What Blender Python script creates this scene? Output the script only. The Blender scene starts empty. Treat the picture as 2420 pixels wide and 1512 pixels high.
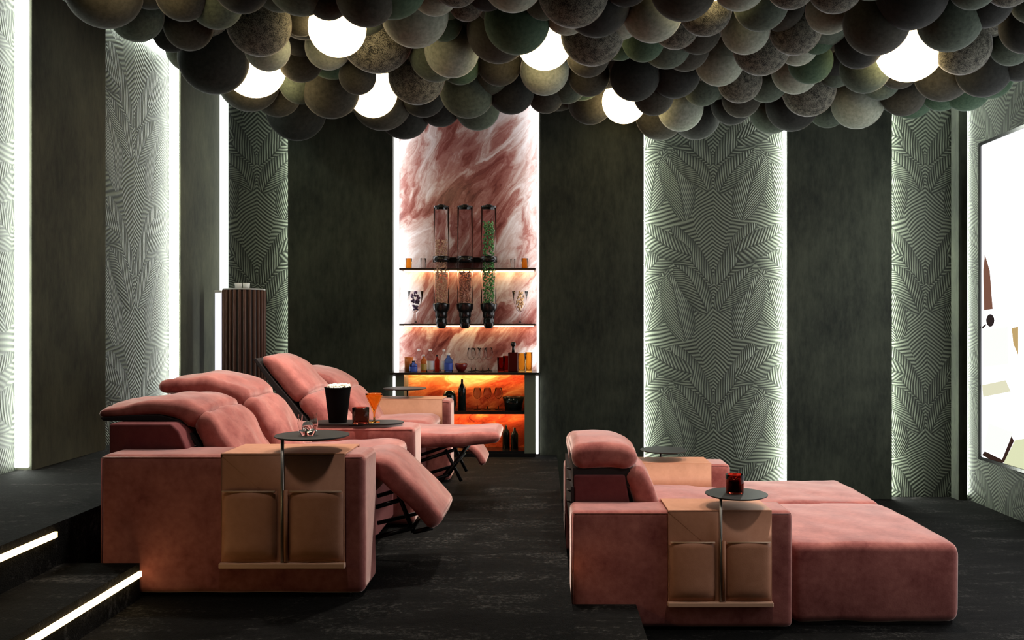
import bpy, bmesh, math, random
from mathutils import Vector, Matrix, noise
PI = math.pi
F = 2000.0                       # focal length in pixels of the 2420 px wide photograph
EYE = 1.185                      # eye height over the sofa tier
VX, VY = 1285.0, 768.0           # vanishing point
sc = bpy.context.scene
C = sc.collection

# ------------------------------------------------------------------ camera, world, exposure
cam_data = bpy.data.cameras.new('camera'); cam = bpy.data.objects.new('camera', cam_data); C.objects.link(cam)
cam_data.sensor_width = 36.0; cam_data.lens = F / 2420 * 36.0
cam_data.shift_x = -(VX - 1210) / 2420; cam_data.shift_y = (VY - 756) / 2420
cam_data.clip_start = 0.05
cam.location = (0, 0, EYE); cam.rotation_euler = (PI / 2, 0, 0)
sc.camera = cam
world = bpy.data.worlds.new('world'); sc.world = world; world.use_nodes = True
world.node_tree.nodes['Background'].inputs[0].default_value = (0.95, 0.97, 1.0, 1)
world.node_tree.nodes['Background'].inputs[1].default_value = 0.0
sc.view_settings.view_transform = 'Standard'; sc.view_settings.look = 'None'
sc.view_settings.gamma = 1.0; sc.view_settings.use_curve_mapping = False
sc.view_settings.exposure = 0.0
sc.cycles.use_denoising = True
sc.cycles.max_bounces = 10; sc.cycles.transmission_bounces = 10; sc.cycles.diffuse_bounces = 4
sc.cycles.sample_clamp_indirect = 4.0
LED_WHITE = 22.0
LED_WARM = 26.0
GLOBE = 10.0
SCREEN = 3.2
# unseen ceiling spots aimed at the seats, the last two added as front fill
for (x, y, z, tx, ty, w) in ((-1.35, 4.6, 2.80, -1.5, 4.6, 170), (-.05, 4.9, 2.80, -.8, 4.7, 200), (-.5, 6.1, 2.80, -1.0, 5.9, 190), (.85, 5.05, 2.80, .75, 5.2, 140),
                             (2.15, 5.2, 2.80, 1.8, 5.3, 200), (-1.1, 2.8, 2.85, -1.15, 3.9, 34), (1.1, 3.2, 2.85, 1.2, 4.5, 60)):
    ld = bpy.data.lights.new('unseen_spot', 'SPOT'); ld.energy = w; ld.color = (1.0, .90, .80); ld.spot_size = math.radians(78); ld.spot_blend = .8; ld.shadow_soft_size = .07
    lo = bpy.data.objects.new('unseen_spot', ld); C.objects.link(lo); lo.location = (x, y, z)
    lo.rotation_euler = (Vector((tx, ty, .4)) - Vector((x, y, z))).to_track_quat('-Z', 'Y').to_euler()

# ------------------------------------------------------------------ helpers
def link(name, me, mats, parent=None, loc=None):
    o = bpy.data.objects.new(name, me); C.objects.link(o)
    for m in (mats if isinstance(mats, (list, tuple)) else [mats]): me.materials.append(m)
    if parent: o.parent = parent
    if loc: o.location = loc
    return o
def obj(name, bm, mats, parent=None, smooth=False, bevel=0, seg=2, loc=None, recalc=True):
    if recalc: bmesh.ops.recalc_face_normals(bm, faces=bm.faces[:])
    me = bpy.data.meshes.new(name); bm.to_mesh(me); bm.free()
    if smooth or bevel:
        me.polygons.foreach_set('use_smooth', [True] * len(me.polygons))
    o = link(name, me, mats, parent, loc)
    if bevel:
        b = o.modifiers.new('bevel', 'BEVEL'); b.width = bevel; b.segments = seg; b.limit_method = 'ANGLE'; b.harden_normals = True
    return o
def tag(o, label, cat, group=None, kind=None):
    o['label'] = label; o['category'] = cat
    if group: o['group'] = group
    if kind: o['kind'] = kind
    return o
def thing(name, label, cat, loc=(0, 0, 0), group=None):
    o = bpy.data.objects.new(name, None); C.objects.link(o); o.location = loc
    o.empty_display_size = 0.1
    return tag(o, label, cat, group)
def struct(o, label=None):
    o['kind'] = 'structure'
    if label: o['label'] = label
    return o
def copy_tree(o, parent=None):
    c = o.copy(); C.objects.link(c); c.parent = parent
    for ch in [k for k in bpy.data.objects if k.parent == o]: copy_tree(ch, c)
    return c
def bx(bm, x0, x1, y0, y1, z0, z1, mi=0):
    v = [bm.verts.new(p) for p in ((x0,y0,z0),(x1,y0,z0),(x1,y1,z0),(x0,y1,z0),(x0,y0,z1),(x1,y0,z1),(x1,y1,z1),(x0,y1,z1))]
    for f in ((0,3,2,1),(4,5,6,7),(0,1,5,4),(1,2,6,5),(2,3,7,6),(3,0,4,7)):
        bm.faces.new([v[i] for i in f]).material_index = mi
    return bm
def box(x0, x1, y0, y1, z0, z1): return bx(bmesh.new(), x0, x1, y0, y1, z0, z1)
def prism(bm, pts, y0, y1, mi=0):
    """closed XZ outline extruded along Y"""
    a = [bm.verts.new((x, y0, z)) for x, z in pts]; b = [bm.verts.new((x, y1, z)) for x, z in pts]
    n = len(pts)
    bm.faces.new(a).material_index = mi; bm.faces.new(b[::-1]).material_index = mi
    for i in range(n): bm.faces.new([a[i], b[i], b[(i+1) % n], a[(i+1) % n]]).material_index = mi
    return bm
def lathe(prof, n=32, cx=0, cy=0, bm=None, wob=0):
    """profile of (r, z) from bottom to top; r = 0 closes"""
    bm = bm or bmesh.new(); rings = []
    for r, z in prof:
        if r < 1e-6: rings.append([bm.verts.new((cx, cy, z))])
        else: rings.append([bm.verts.new((cx + r*math.cos(2*PI*i/n), cy + r*math.sin(2*PI*i/n), z)) for i in range(n)])
    for a, b in zip(rings, rings[1:]):
        for i in range(n):
            j = (i+1) % n
            if len(a) == 1 and len(b) == 1: continue
            if len(a) == 1: bm.faces.new([a[0], b[j], b[i]])
            elif len(b) == 1: bm.faces.new([a[i], a[j], b[0]])
            else: bm.faces.new([a[i], a[j], b[j], b[i]])
    return bm
def tube(bm, p, q, r, n=12):
    p = Vector(p); q = Vector(q); d = (q-p).normalized()
    a = d.orthogonal().normalized(); b = d.cross(a)
    A = [bm.verts.new(p + a*r*math.cos(2*PI*i/n) + b*r*math.sin(2*PI*i/n)) for i in range(n)]
    B = [bm.verts.new(q + a*r*math.cos(2*PI*i/n) + b*r*math.sin(2*PI*i/n)) for i in range(n)]
    bm.faces.new(A[::-1]); bm.faces.new(B)
    for i in range(n): bm.faces.new([A[i], A[(i+1) % n], B[(i+1) % n], B[i]])
    return bm
def catmull(P, k):
    out = []
    n = len(P)
    for i in range(n-1):
        p0 = P[max(i-1, 0)]; p1 = P[i]; p2 = P[i+1]; p3 = P[min(i+2, n-1)]
        for s in range(k):
            t = s/k
            out.append(tuple(0.5*((2*b) + (-a+c)*t + (2*a-5*b+4*c-d)*t*t + (-a+3*b-3*c+d)*t**3) for a, b, c, d in zip(p0, p1, p2, p3)))
    out.append(tuple(P[-1]))
    return out
def pad(spine, y0, y1, rad=0.045, puff=0.012, wrinkle=0.004, seed=0, k=8):
    """upholstered cushion: rounded rectangle section swept along an XZ spine of (x, z, thickness)"""
    S = catmull(spine, k); bm = bmesh.new(); rings = []
    L = [0]
    for a, b in zip(S, S[1:]): L.append(L[-1] + math.hypot(b[0]-a[0], b[1]-a[1]))
    tot = L[-1]
    # denser ends so they can be rounded
    Q = []
    for e in (0, .12, .35, .65): Q.append((e*rad, S[0] if e == 0 else None))
    samples = sorted(set([0, rad*.08, rad*.3, rad*.6, rad] + [l for l in L if rad < l < tot-rad] + [tot-rad, tot-rad*.6, tot-rad*.3, tot-rad*.08, tot]))
    def at(l):
        for i in range(len(L)-1):
            if l <= L[i+1] + 1e-9:
                t = (l-L[i]) / max(L[i+1]-L[i], 1e-9)
                return [S[i][j]*(1-t)+S[i+1][j]*t for j in range(3)]
        return list(S[-1])
    M = 12
    for l in samples:
        x, z, th = at(l); xa, za, _ = at(max(l-.015, 0)); xb, zb, _ = at(min(l+.015, tot))
        tx, tz = xb-xa, zb-za; q = math.hypot(tx, tz) or 1; tx /= q; tz /= q; nx, nz = -tz, tx
        e = min(l, tot-l); sh = 0.0
        if e < rad: sh = rad*(1-math.sqrt(max(0, 1-(1-e/rad)**2)))
        h = max(th/2 - sh*min(1, th/2/rad)*0.92, .004); w0, w1 = y0+sh*.9, y1-sh*.9
        r = min(rad, h*.95)
        ring = []
        # rounded rectangle, counter clockwise in (y, n)
        for (cy, cn, a0) in ((w1-r, h-r, 0), (w0+r, h-r, PI/2), (w0+r, -h+r, PI), (w1-r, -h+r, 1.5*PI)):
            for i in range(5):
                a = a0 + i*PI/8; ring.append((cy+r*math.cos(a), cn+r*math.sin(a)))
            if a0 in (0, PI):
                ya, yb = ((w1-r), (w0+r)) if a0 == 0 else ((w0+r), (w1-r))
                s = 1 if a0 == 0 else -1
                for i in range(1, M):
                    t = i/M
                    ring.append((ya+(yb-ya)*t, s*(h + puff*math.sin(PI*t)*(1 if e > rad*.5 else .4))))
        vs = []
        for (y, n) in ring:
            p = Vector((x+nx*n, y, z+nz*n))
            d = noise.noise(p*7 + Vector((seed*3.1, 0, 0)))*wrinkle*1.6 + noise.noise(Vector((p.x*9, p.y*26, p.z*9+seed)))*wrinkle
            vs.append(bm.verts.new((p.x+nx*d, p.y, p.z+nz*d)))
        rings.append(vs)
    for a, b in zip(rings, rings[1:]):
        for i in range(len(a)): bm.faces.new([a[i], a[(i+1) % len(a)], b[(i+1) % len(a)], b[i]])
    bm.faces.new(rings[0][::-1]); bm.faces.new(rings[-1])
    return bm
def at(x, y, s):
    """a point of the photograph at scale s (pixels per metre) as (X, Y, Z)"""
    return ((x-VX)/s, F/s, EYE-(y-VY)/s)

# ------------------------------------------------------------------ materials
def new_mat(name):
    m = bpy.data.materials.new(name); m.use_nodes = True
    nt = m.node_tree; return m, nt, nt.nodes['Principled BSDF']
def plain(name, col, rough=.6, metal=0, sheen=0, trans=0, ior=1.45, coat=0, spec=None):
    m, nt, b = new_mat(name)
    b.inputs['Base Color'].default_value = (*col, 1); b.inputs['Roughness'].default_value = rough
    b.inputs['Metallic'].default_value = metal; b.inputs['Transmission Weight'].default_value = trans
    b.inputs['IOR'].default_value = ior; b.inputs['Coat Weight'].default_value = coat
    if sheen: b.inputs['Sheen Weight'].default_value = sheen; b.inputs['Sheen Roughness'].default_value = .4
    if spec is not None: b.inputs['Specular IOR Level'].default_value = spec
    return m
def emit(name, col, s):
    m = bpy.data.materials.new(name); m.use_nodes = True; nt = m.node_tree; nt.nodes.clear()
    e = nt.nodes.new('ShaderNodeEmission'); e.inputs[0].default_value = (*col, 1); e.inputs[1].default_value = s
    o = nt.nodes.new('ShaderNodeOutputMaterial'); nt.links.new(e.outputs[0], o.inputs[0]); return m
class N:
    """small wrapper for building node maths"""
    def __init__(s, nt): s.nt = nt
    def node(s, t, **kw):
        n = s.nt.nodes.new(t)
        for k, v in kw.items(): setattr(n, k, v)
        return n
    def put(s, sock, v):
        if isinstance(v, (int, float)): sock.default_value = v
        elif isinstance(v, (tuple, list)): sock.default_value = v
        else: s.nt.links.new(v, sock)
    def m(s, op, a, b=None, c=None):
        n = s.node('ShaderNodeMath', operation=op); s.put(n.inputs[0], a)
        if b is not None: s.put(n.inputs[1], b)
        if c is not None: s.put(n.inputs[2], c)
        return n.outputs[0]
    def noise(s, vec, scale, detail=3, rough=.5, dist=0):
        n = s.node('ShaderNodeTexNoise'); s.put(n.inputs['Vector'], vec); n.inputs['Scale'].default_value = scale
        n.inputs['Detail'].default_value = detail; n.inputs['Roughness'].default_value = rough; n.inputs['Distortion'].default_value = dist
        return n.outputs['Fac']
    def mapping(s, vec, scale=(1,1,1), rot=(0,0,0), loc=(0,0,0)):
        n = s.node('ShaderNodeMapping'); s.put(n.inputs[0], vec); n.inputs['Scale'].default_value = scale
        n.inputs['Rotation'].default_value = rot; n.inputs['Location'].default_value = loc; return n.outputs[0]
    def ramp(s, fac, stops):
        n = s.node('ShaderNodeValToRGB'); s.put(n.inputs[0], fac); cr = n.color_ramp
        while len(cr.elements) < len(stops): cr.elements.new(.5)
        for e, (p, c) in zip(cr.elements, stops): e.position = p; e.color = (*c, 1)
        return n.outputs[0]
    def coord(s): return s.node('ShaderNodeTexCoord').outputs['Object']
    def bump(s, h, strength, dist, bsdf):
        n = s.node('ShaderNodeBump'); n.inputs['Strength'].default_value = strength; n.inputs['Distance'].default_value = dist
        s.put(n.inputs['Height'], h); s.nt.links.new(n.outputs[0], bsdf.inputs['Normal'])

def cloth(name, c0, c1, scale=9, stretch=(1,1,1), sheen=.5, rough=.9, fine=140, tint=None):
    m, nt, b = new_mat(name); n = N(nt); co = n.mapping(n.coord(), stretch)
    f = n.m('ADD', n.m('MULTIPLY', n.noise(co, scale, 5, .65), .75), n.m('MULTIPLY', n.noise(co, scale*7, 2), .25))
    nt.links.new(n.ramp(f, [(.32, c0), (.68, c1)]), b.inputs['Base Color'])
    b.inputs['Roughness'].default_value = rough; b.inputs['Sheen Weight'].default_value = sheen; b.inputs['Sheen Roughness'].default_value = .35
    if tint: b.inputs['Sheen Tint'].default_value = (*tint, 1)
    b.inputs['Specular IOR Level'].default_value = .2
    n.bump(n.noise(co, fine, 2), .12, .004, b)
    return m
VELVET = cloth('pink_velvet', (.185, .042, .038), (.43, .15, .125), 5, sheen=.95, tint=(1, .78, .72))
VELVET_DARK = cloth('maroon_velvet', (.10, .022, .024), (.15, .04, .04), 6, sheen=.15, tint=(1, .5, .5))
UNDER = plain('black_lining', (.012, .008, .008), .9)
LEATHER = cloth('tan_leather', (.40, .175, .10), (.53, .25, .155), 5, sheen=0, rough=.48, fine=260)
BLACK = plain('black_metal', (.012, .012, .012), .35, metal=.6)
STEEL = plain('dark_steel', (.10, .095, .09), .3, metal=1)
CARPET = None
def make_carpet():
    m, nt, b = new_mat('charcoal_carpet'); n = N(nt); co = n.coord()
    f = n.m('ADD', n.m('MULTIPLY', n.noise(n.mapping(co, (.8, 2.2, 1)), 2.6, 7, .75, .6), .6), n.m('MULTIPLY', n.noise(co, 45, 3, .7), .4))
    nt.links.new(n.ramp(f, [(.40, (.0012, .0012, .001)), (.54, (.005, .0048, .0044)), (.66, (.045, .043, .040))]), b.inputs['Base Color'])
    b.inputs['Roughness'].default_value = .95; b.inputs['Specular IOR Level'].default_value = .1
    n.bump(n.noise(co, 160, 3), .5, .01, b); return m
CARPET = make_carpet()
def suede(name, c0, c1, seed=0):
    m, nt, b = new_mat(name); n = N(nt); co = n.mapping(n.coord(), (1, 1, .28), loc=(seed, 0, 0))
    f = n.m('ADD', n.m('MULTIPLY', n.noise(n.mapping(n.coord(), (1, 1, .6), loc=(seed*2, 0, 0)), 2.0, 5, .65), .65), n.m('MULTIPLY', n.noise(co, 24, 5, .7), .35))
    nt.links.new(n.ramp(f, [(.38, c0), (.64, c1)]), b.inputs['Base Color'])
    b.inputs['Roughness'].default_value = .8; b.inputs['Sheen Weight'].default_value = .12; b.inputs['Specular IOR Level'].default_value = .25
    n.bump(n.noise(co, 70, 3), .2, .004, b); return m
SUEDE = suede('dark_green_suede', (.006, .009, .005), (.040, .047, .030))
SUEDE_WARM = suede('olive_suede', (.009, .010, .005), (.054, .055, .032), 3)

def make_palm(name='palm_frond_wallcovering'):
    m, nt, b = new_mat(name); n = N(nt)
    co0 = n.coord()
    wob = n.node('ShaderNodeTexNoise'); nt.links.new(co0, wob.inputs['Vector']); wob.inputs['Scale'].default_value = 5; wob.inputs['Detail'].default_value = 1
    va = n.node('ShaderNodeVectorMath', operation='SUBTRACT'); nt.links.new(wob.outputs['Color'], va.inputs[0]); va.inputs[1].default_value = (.5, .5, .5)
    vs = n.node('ShaderNodeVectorMath', operation='SCALE'); nt.links.new(va.outputs[0], vs.inputs[0]); vs.inputs[3].default_value = .018
    vadd = n.node('ShaderNodeVectorMath', operation='ADD'); nt.links.new(co0, vadd.inputs[0]); nt.links.new(vs.outputs[0], vadd.inputs[1])
    sp = n.node('ShaderNodeSeparateXYZ'); nt.links.new(vadd.outputs[0], sp.inputs[0])
    x, z = sp.outputs[0], sp.outputs[2]
    x = n.m('ADD', x, n.m('MULTIPLY', n.m('SUBTRACT', n.noise(co0, 1.7, 1), .5), .10))
    z = n.m('ADD', z, n.m('MULTIPLY', n.m('SUBTRACT', n.noise(n.mapping(co0, loc=(5, 5, 5)), 2.3, 1), .5), .16))
    a = n.m('PINGPONG', x, .66)
    P = 1.09; per = .034
    def stripe(ph): return n.m('MULTIPLY_ADD', n.m('SINE', n.m('MULTIPLY', ph, 2*PI/per)), .5, .5)
    # background: nearly level leaflets
    res = stripe(n.m('MULTIPLY_ADD', a, .2, z))
    # centre spine, leaflets fall away both sides
    c = stripe(n.m('MULTIPLY_ADD', a, .8, z))
    edge = n.m('MULTIPLY_ADD', n.m('SINE', n.m('MULTIPLY', z, 2*PI/P)), .07, .19)
    msk = n.m('LESS_THAN', a, edge)
    def mix(r, s, k):
        return n.m('ADD', n.m('MULTIPLY', r, n.m('SUBTRACT', 1, k)), n.m('MULTIPLY', s, k))
    res = mix(res, c, msk)
    # each frond: base, angle from upright (deg, + outwards), length, half width, bend, leaflet slope
    for (fx, fz, th, L, W, bend, sl) in [
            (.60, .05, -14, .62, .15, .10, 1.5), (.26, -.04, 8, .60, .14, .25, 1.7), (.46, .55, 62, .40, .14, -.3, .9),
            (.02, .47, 48, .62, .15, -.35, 1.0), (.05, .22, 28, .50, .12, .3, 1.2), (.64, .60, -55, .42, .11, .3, 1.1),
            (.20, .74, 75, .5, .12, -.5, .8)]:
        t = math.radians(th); s_, c_ = math.sin(t), math.cos(t)
        dx = n.m('SUBTRACT', a, fx)
        dz = n.m('SUBTRACT', n.m('FLOORED_MODULO', n.m('ADD', z, .25*P - fz), P), .25*P)
        u = n.m('ADD', n.m('MULTIPLY', dx, s_), n.m('MULTIPLY', dz, c_))
        v = n.m('SUBTRACT', n.m('MULTIPLY', dx, c_), n.m('MULTIPLY', dz, s_))
        v = n.m('SUBTRACT', v, n.m('MULTIPLY', n.m('MULTIPLY', u, u), bend))
        av = n.m('ABSOLUTE', v)
        tt = n.m('DIVIDE', u, L)
        w = n.m('MULTIPLY', n.m('SQRT', n.m('MAXIMUM', n.m('MULTIPLY', n.m('MULTIPLY', tt, n.m('SUBTRACT', 1.02, tt)), 4), 0)), W)
        k = n.m('LESS_THAN', av, w)
        q = n.m('POWER', n.m('DIVIDE', av, n.m('MAXIMUM', w, .001)), 3)
        lf = n.m('MULTIPLY', stripe(n.m('SUBTRACT', u, n.m('MULTIPLY', av, sl))), n.m('SUBTRACT', 1, n.m('MULTIPLY', q, .65)))
        lf = n.m('MULTIPLY', lf, n.m('MINIMUM', n.m('MULTIPLY_ADD', av, 70, .2), 1))
        res = mix(res, lf, k)
    fine = n.noise(co0, 60, 3)
    res2 = n.m('ADD', n.m('ADD', n.m('MULTIPLY', res, .66), n.m('MULTIPLY', fine, .2)), n.m('MULTIPLY', n.noise(co0, 3, 3), .2))
    nt.links.new(n.ramp(res2, [(.25, (.005, .007, .004)), (.82, (.088, .100, .074))]), b.inputs['Base Color'])
    b.inputs['Roughness'].default_value = .62; b.inputs['Specular IOR Level'].default_value = .3
    n.bump(res, .6, .004, b)
    return m
PALM = make_palm()
def make_marble(name, stops, rot, scale=1.0, seed=0, rough=.25, edge=0, stretch=.38, cx=0):
    m, nt, b = new_mat(name); n = N(nt)
    obj_co = n.coord()
    co = n.mapping(n.mapping(obj_co, (1, 1, 1), (0, -rot, 0), (seed, 0, 0)), (scale, scale, stretch*scale))
    w = n.node('ShaderNodeTexNoise'); nt.links.new(co, w.inputs['Vector']); w.inputs['Scale'].default_value = 2.0; w.inputs['Detail'].default_value = 5
    vs = n.node('ShaderNodeVectorMath', operation='SCALE'); nt.links.new(w.outputs['Color'], vs.inputs[0]); vs.inputs[3].default_value = .8
    va = n.node('ShaderNodeVectorMath', operation='ADD'); nt.links.new(vs.outputs[0], va.inputs[0]); nt.links.new(co, va.inputs[1])
    f = n.noise(va.outputs[0], 2.6, 9, .66, .9)
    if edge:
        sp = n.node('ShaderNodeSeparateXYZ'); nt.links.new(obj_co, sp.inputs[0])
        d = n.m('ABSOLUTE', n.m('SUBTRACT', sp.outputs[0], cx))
        f = n.m('ADD', f, n.m('MULTIPLY', n.m('MAXIMUM', n.m('SUBTRACT', d, .28), 0), edge))  # strip glow put into the stone colour: whiter towards the slab's sides
    nt.links.new(n.ramp(f, stops), b.inputs['Base Color'])
    b.inputs['Roughness'].default_value = rough
    return m
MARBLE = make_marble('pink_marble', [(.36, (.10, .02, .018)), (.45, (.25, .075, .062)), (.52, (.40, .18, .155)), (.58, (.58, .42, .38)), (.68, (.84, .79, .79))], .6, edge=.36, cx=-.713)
MARBLE_OR = make_marble('red_onyx', [(.35, (.12, .012, .006)), (.46, (.45, .06, .02)), (.56, (.75, .20, .06)), (.66, (.92, .55, .25))], 1.35, 1.3, 4)

LEDW = emit('white_led', (.94, 1.0, .90), LED_WHITE)
LEDPINK = emit('soft_white_led', (1.0, .95, .94), LED_WHITE*.22)
LEDB = emit('bright_white_led', (.94, 1.0, .90), LED_WHITE*2.8)
LEDAMB = emit('amber_led', (1.0, .62, .26), LED_WARM)
STEPLED = emit('step_led', (1.0, .70, .32), 5.5)
GLOW = emit('lit_glass', (1.0, .74, .40), GLOBE)

# ------------------------------------------------------------------ setting
ZC = 3.50                # ceiling
LOW = -0.40              # lower tier, right
BACK = 7.70              # face of the dark panels; palm panels lie 0.1 deeper
XL, XR = -2.98, 3.86
def pln(name, bm, m, **k): return struct(obj(name, bm, m, **k))
fl = bmesh.new()
bx(fl, -2.08, .12, -1.0, 8.0, -.55, 0)
pln('floor', fl, CARPET)
pln('floor_lower', box(.12, 4.05, -1.0, 8.0, -.55, LOW), CARPET)['label'] = 'lower tier of the floor'
pln('floor_platform', box(-3.3, -2.08, -1.0, 8.0, -.1, .34), CARPET)
pln('floor_step_left', box(-2.08, -1.75, -1.0, 3.665, 0, .155), CARPET)
pln('floor_step_right', box(.12, .476, -1.0, 4.37, LOW, -.256), CARPET)
pln('ceiling', box(-3.3, 4.1, -1.0, 8.0, ZC, ZC+.1), plain('black_ceiling', (.01, .01, .009), .9))
pln('wall_back', box(-3.3, 4.1, 7.83, 8.0, -.5, ZC), SUEDE)
pln('wall_front', box(-3.3, 4.1, -1.1, -1.0, -.5, ZC), SUEDE)
pln('wall_left', box(-3.3, -3.09, -1.0, 7.83, .3, ZC), SUEDE_WARM)

def panel_back(nm, x0, x1, mat, y0, y1, z0):
    cx = (x0+x1)/2
    o = pln(nm, box(x0-cx, x1-cx, 0, y1-y0, z0-.0, ZC), mat, bevel=.004)
    o.location = (cx, y0, 0); return o
bw = 259.7
def bX(px): return (px-VX)/bw
TR = [0]
def trim():
    TR[0] += 1; return 'trim_%d' % TR[0]
# back wall: dark panels stand forward of the palm panels
for (a, b_, z0) in ((680, 928, 0), (1276, 1522, LOW), (1860, 2108, LOW)):
    panel_back(trim(), bX(a), bX(b_), SUEDE, BACK, 7.83, z0)
RB = 7.80                # recessed face
for (a, b_, z0) in ((517, 680, .3), (1522, 1860, LOW), (2108, 2290, LOW)):
    panel_back(trim(), bX(a), bX(b_), PALM, RB, 7.83, z0)
# left wall: panels turned to face the room
def panel_left(nm, y0, y1, mat, xf, xb):
    cy = (y0+y1)/2
    o = pln(nm, box(-(y1-y0)/2, (y1-y0)/2, 0, xf-xb, .30, ZC), mat, bevel=.004)
    o.rotation_euler = (0, 0, PI/2); o.location = (xf, cy, 0); return o
for (y0, y1) in ((4.93, 5.76), (6.95, 7.83)):
    panel_left(trim(), y0, y1, SUEDE_WARM, XL, -3.09)
for (y0, y1) in ((3.55, 4.93), (5.76, 6.95)):
    panel_left(trim(), y0, y1, PALM, -3.075, -3.09)
panel_left(trim(), .5, 3.55, SUEDE_WARM, XL, -3.09)
# right wall, covered in the same palm pattern
rw = pln('wall_right', box(-4.6, 4.6, -.15, 0, -.5, ZC), PALM); rw.rotation_euler = (0, 0, PI/2); rw.location = (XR, 3.23, 0)

def strip(bm, m, label): return tag(obj('light_strip', bm, m), label, 'light strip', 'light strips behind the wall panels')
def vstrip_back(x, side, z0, label, m=LEDB, z1=ZC-.02):
    # side +1: stands on the left edge of a recess
    w = .007
    x0, x1 = (x, x+w) if side > 0 else (x-w, x)
    return strip(box(x0+.001, x1-.001, BACK+.03, RB-.008, z0+.01, z1), m, label)
vstrip_back(bX(1522), 1, LOW, 'white vertical light strip on left edge of wide palm-pattern panel, right of middle')
vstrip_back(bX(1860), -1, LOW, 'white vertical light strip on right edge of wide palm-pattern panel, right of middle')
vstrip_back(bX(2108), 1, LOW, 'white vertical light strip on left edge of narrow palm-pattern panel in right corner')
vstrip_back(bX(680), -1, .34, 'white vertical light strip on right edge of palm-pattern panel behind the fluted pedestal', LEDW)
strip(box(XL+.004, XL+.075, RB-.03, RB-.006, .36, ZC-.02), emit('corner_band', (.95, 1.0, .95), 1.5), 'broad white light strip in the back left corner behind the fluted pedestal')
strip(box(-3.065, -2.995, 6.925, 6.945, .36, ZC-.02), LEDW, 'white vertical light strip at far edge of left-wall palm panel, above the back cushions')
strip(box(-3.065, -2.995, 4.905, 4.925, .36, ZC-.02), LEDW, 'white vertical light strip at far left of the photo, edge of nearest palm-pattern panel')
DIM = emit('dim_led', (.90, 1.0, .86), LED_WHITE*.35)
strip(box(-3.07, -3.04, 5.77, 5.785, .36, ZC-.02), DIM, 'thin white light strip at near edge of second palm-pattern panel on left wall')
struct(obj(trim(), box(3.755, 3.835, 7.66, 7.80, LOW, ZC), SUEDE), 'dark upright fin in the back right corner')
strip(box(3.837, 3.845, 7.67, 7.79, LOW+.05, ZC-.02), emit('corner_led', (.92, 1.0, .88), LED_WHITE*.8), 'white light strip standing in the back right corner beside the projection screen')
# cove lights along the ceiling edge
strip(box(-3.06, -3.03, 5.80, 6.90, ZC-.12, ZC-.09), emit('cove_led', (.90, 1.0, .88), LED_WHITE*2.2), 'white cove light strip at ceiling edge over palm panel on left wall')
strip(box(XR-.05, XR-.02, 3.6, 7.6, ZC-.12, ZC-.09), emit('cove_led_right', (.90, 1.0, .88), LED_WHITE*1.6), 'white cove light strip at ceiling edge over the projection screen')
strip(box(bX(2115), XR-.05, RB-.06, RB-.03, ZC-.12, ZC-.09), emit('cove_led_corner', (.90, 1.0, .88), LED_WHITE*1.6), 'white cove light strip at ceiling edge over palm panel in right corner')

# step lights
def step_strip(bm, label): return tag(obj('step_light', bm, STEPLED), label, 'step light', 'warm light strips under the step edges')
step_strip(box(-1.75, -1.738, .9, 3.66, .098, .122), 'glowing warm strip under lower step edge at bottom left, against the near sofa')
step_strip(box(-2.08, -2.068, .9, 3.60, .283, .307), 'glowing warm strip under upper step edge, at the left margin')
step_strip(box(.12, .1215, 2.2, 4.36, -.07, -.05), 'warm strip under tier edge in the aisle, beside the right sofa')

# ------------------------------------------------------------------ marble niche and bar
NX0, NX1 = bX(930), bX(1273)
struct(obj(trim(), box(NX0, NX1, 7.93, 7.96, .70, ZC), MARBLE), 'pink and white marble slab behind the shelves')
# open the back wall behind the bar: the niche is a recess of its own
bw_ = bpy.data.objects['wall_back']; me = bw_.data; bm = bmesh.new()
bx(bm, -3.3, NX0, 7.83, 8.0, -.5, ZC); bx(bm, NX1, 4.1, 7.83, 8.0, -.5, ZC); bx(bm, NX0, NX1, 7.97, 8.05, -.5, ZC)
bmesh.ops.recalc_face_normals(bm, faces=bm.faces[:]); bm.to_mesh(me); bm.free()
ng = 'light strips beside the marble niche'
for (a, b_, t) in ((NX0+.001, NX0+.016, 'left'), (NX1-.016, NX1-.001, 'right')):
    tag(obj('light_strip', box(a, b_, 7.74, 7.90, .76, ZC-.05), LEDPINK), 'soft white light strip up the %s side of the pink marble niche' % t, 'light strip', ng)
def shelf(px0, px1, py, label):
    z = EYE-(py-VY)/bw
    t = thing('wall_shelf', label, 'shelf', ((bX(px0)+bX(px1))/2, 7.82, z), 'shelves in the marble niche')
    w = (bX(px1)-bX(px0))/2
    obj('shelf_board', box(-w, w, -.10, .108, -.016, .0), plain('dark_bronze', (.05, .03, .025), .4, metal=.5), t, bevel=.002)
    obj('shelf_light', box(-w+.02, w-.02, .05, .06, -.024, -.017), LEDAMB, t)
    return z
ZS1 = shelf(942, 1266, 633, 'upper dark shelf across the marble niche with warm light beneath')
ZS2 = shelf(942, 1266, 765, 'lower dark shelf across the marble niche holding the sundae glasses')
ZCT = EYE-(878-VY)/bw
tag(obj('countertop', box(NX0-.01, NX1+.01, 7.56, 7.93, ZCT-.022, ZCT), plain('black_stone', (.015, .017, .015), .15), bevel=.003), 'thin black countertop of the bar below the marble wall', 'countertop')
cab = thing('bar_cabinet', 'low open bar cabinet with glowing red onyx back and two bays', 'cabinet', (0, 0, 0))
cx0, cx1 = bX(958), bX(1240); zt = ZCT-.022
PANEL = plain('sage_green_panel', (.11, .13, .09), .5)
cb = bmesh.new(); bx(cb, NX0+.03, cx0, 7.62, 7.93, 0.03, zt); obj('side_panel', cb, PANEL, cab, bevel=.002)
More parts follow.
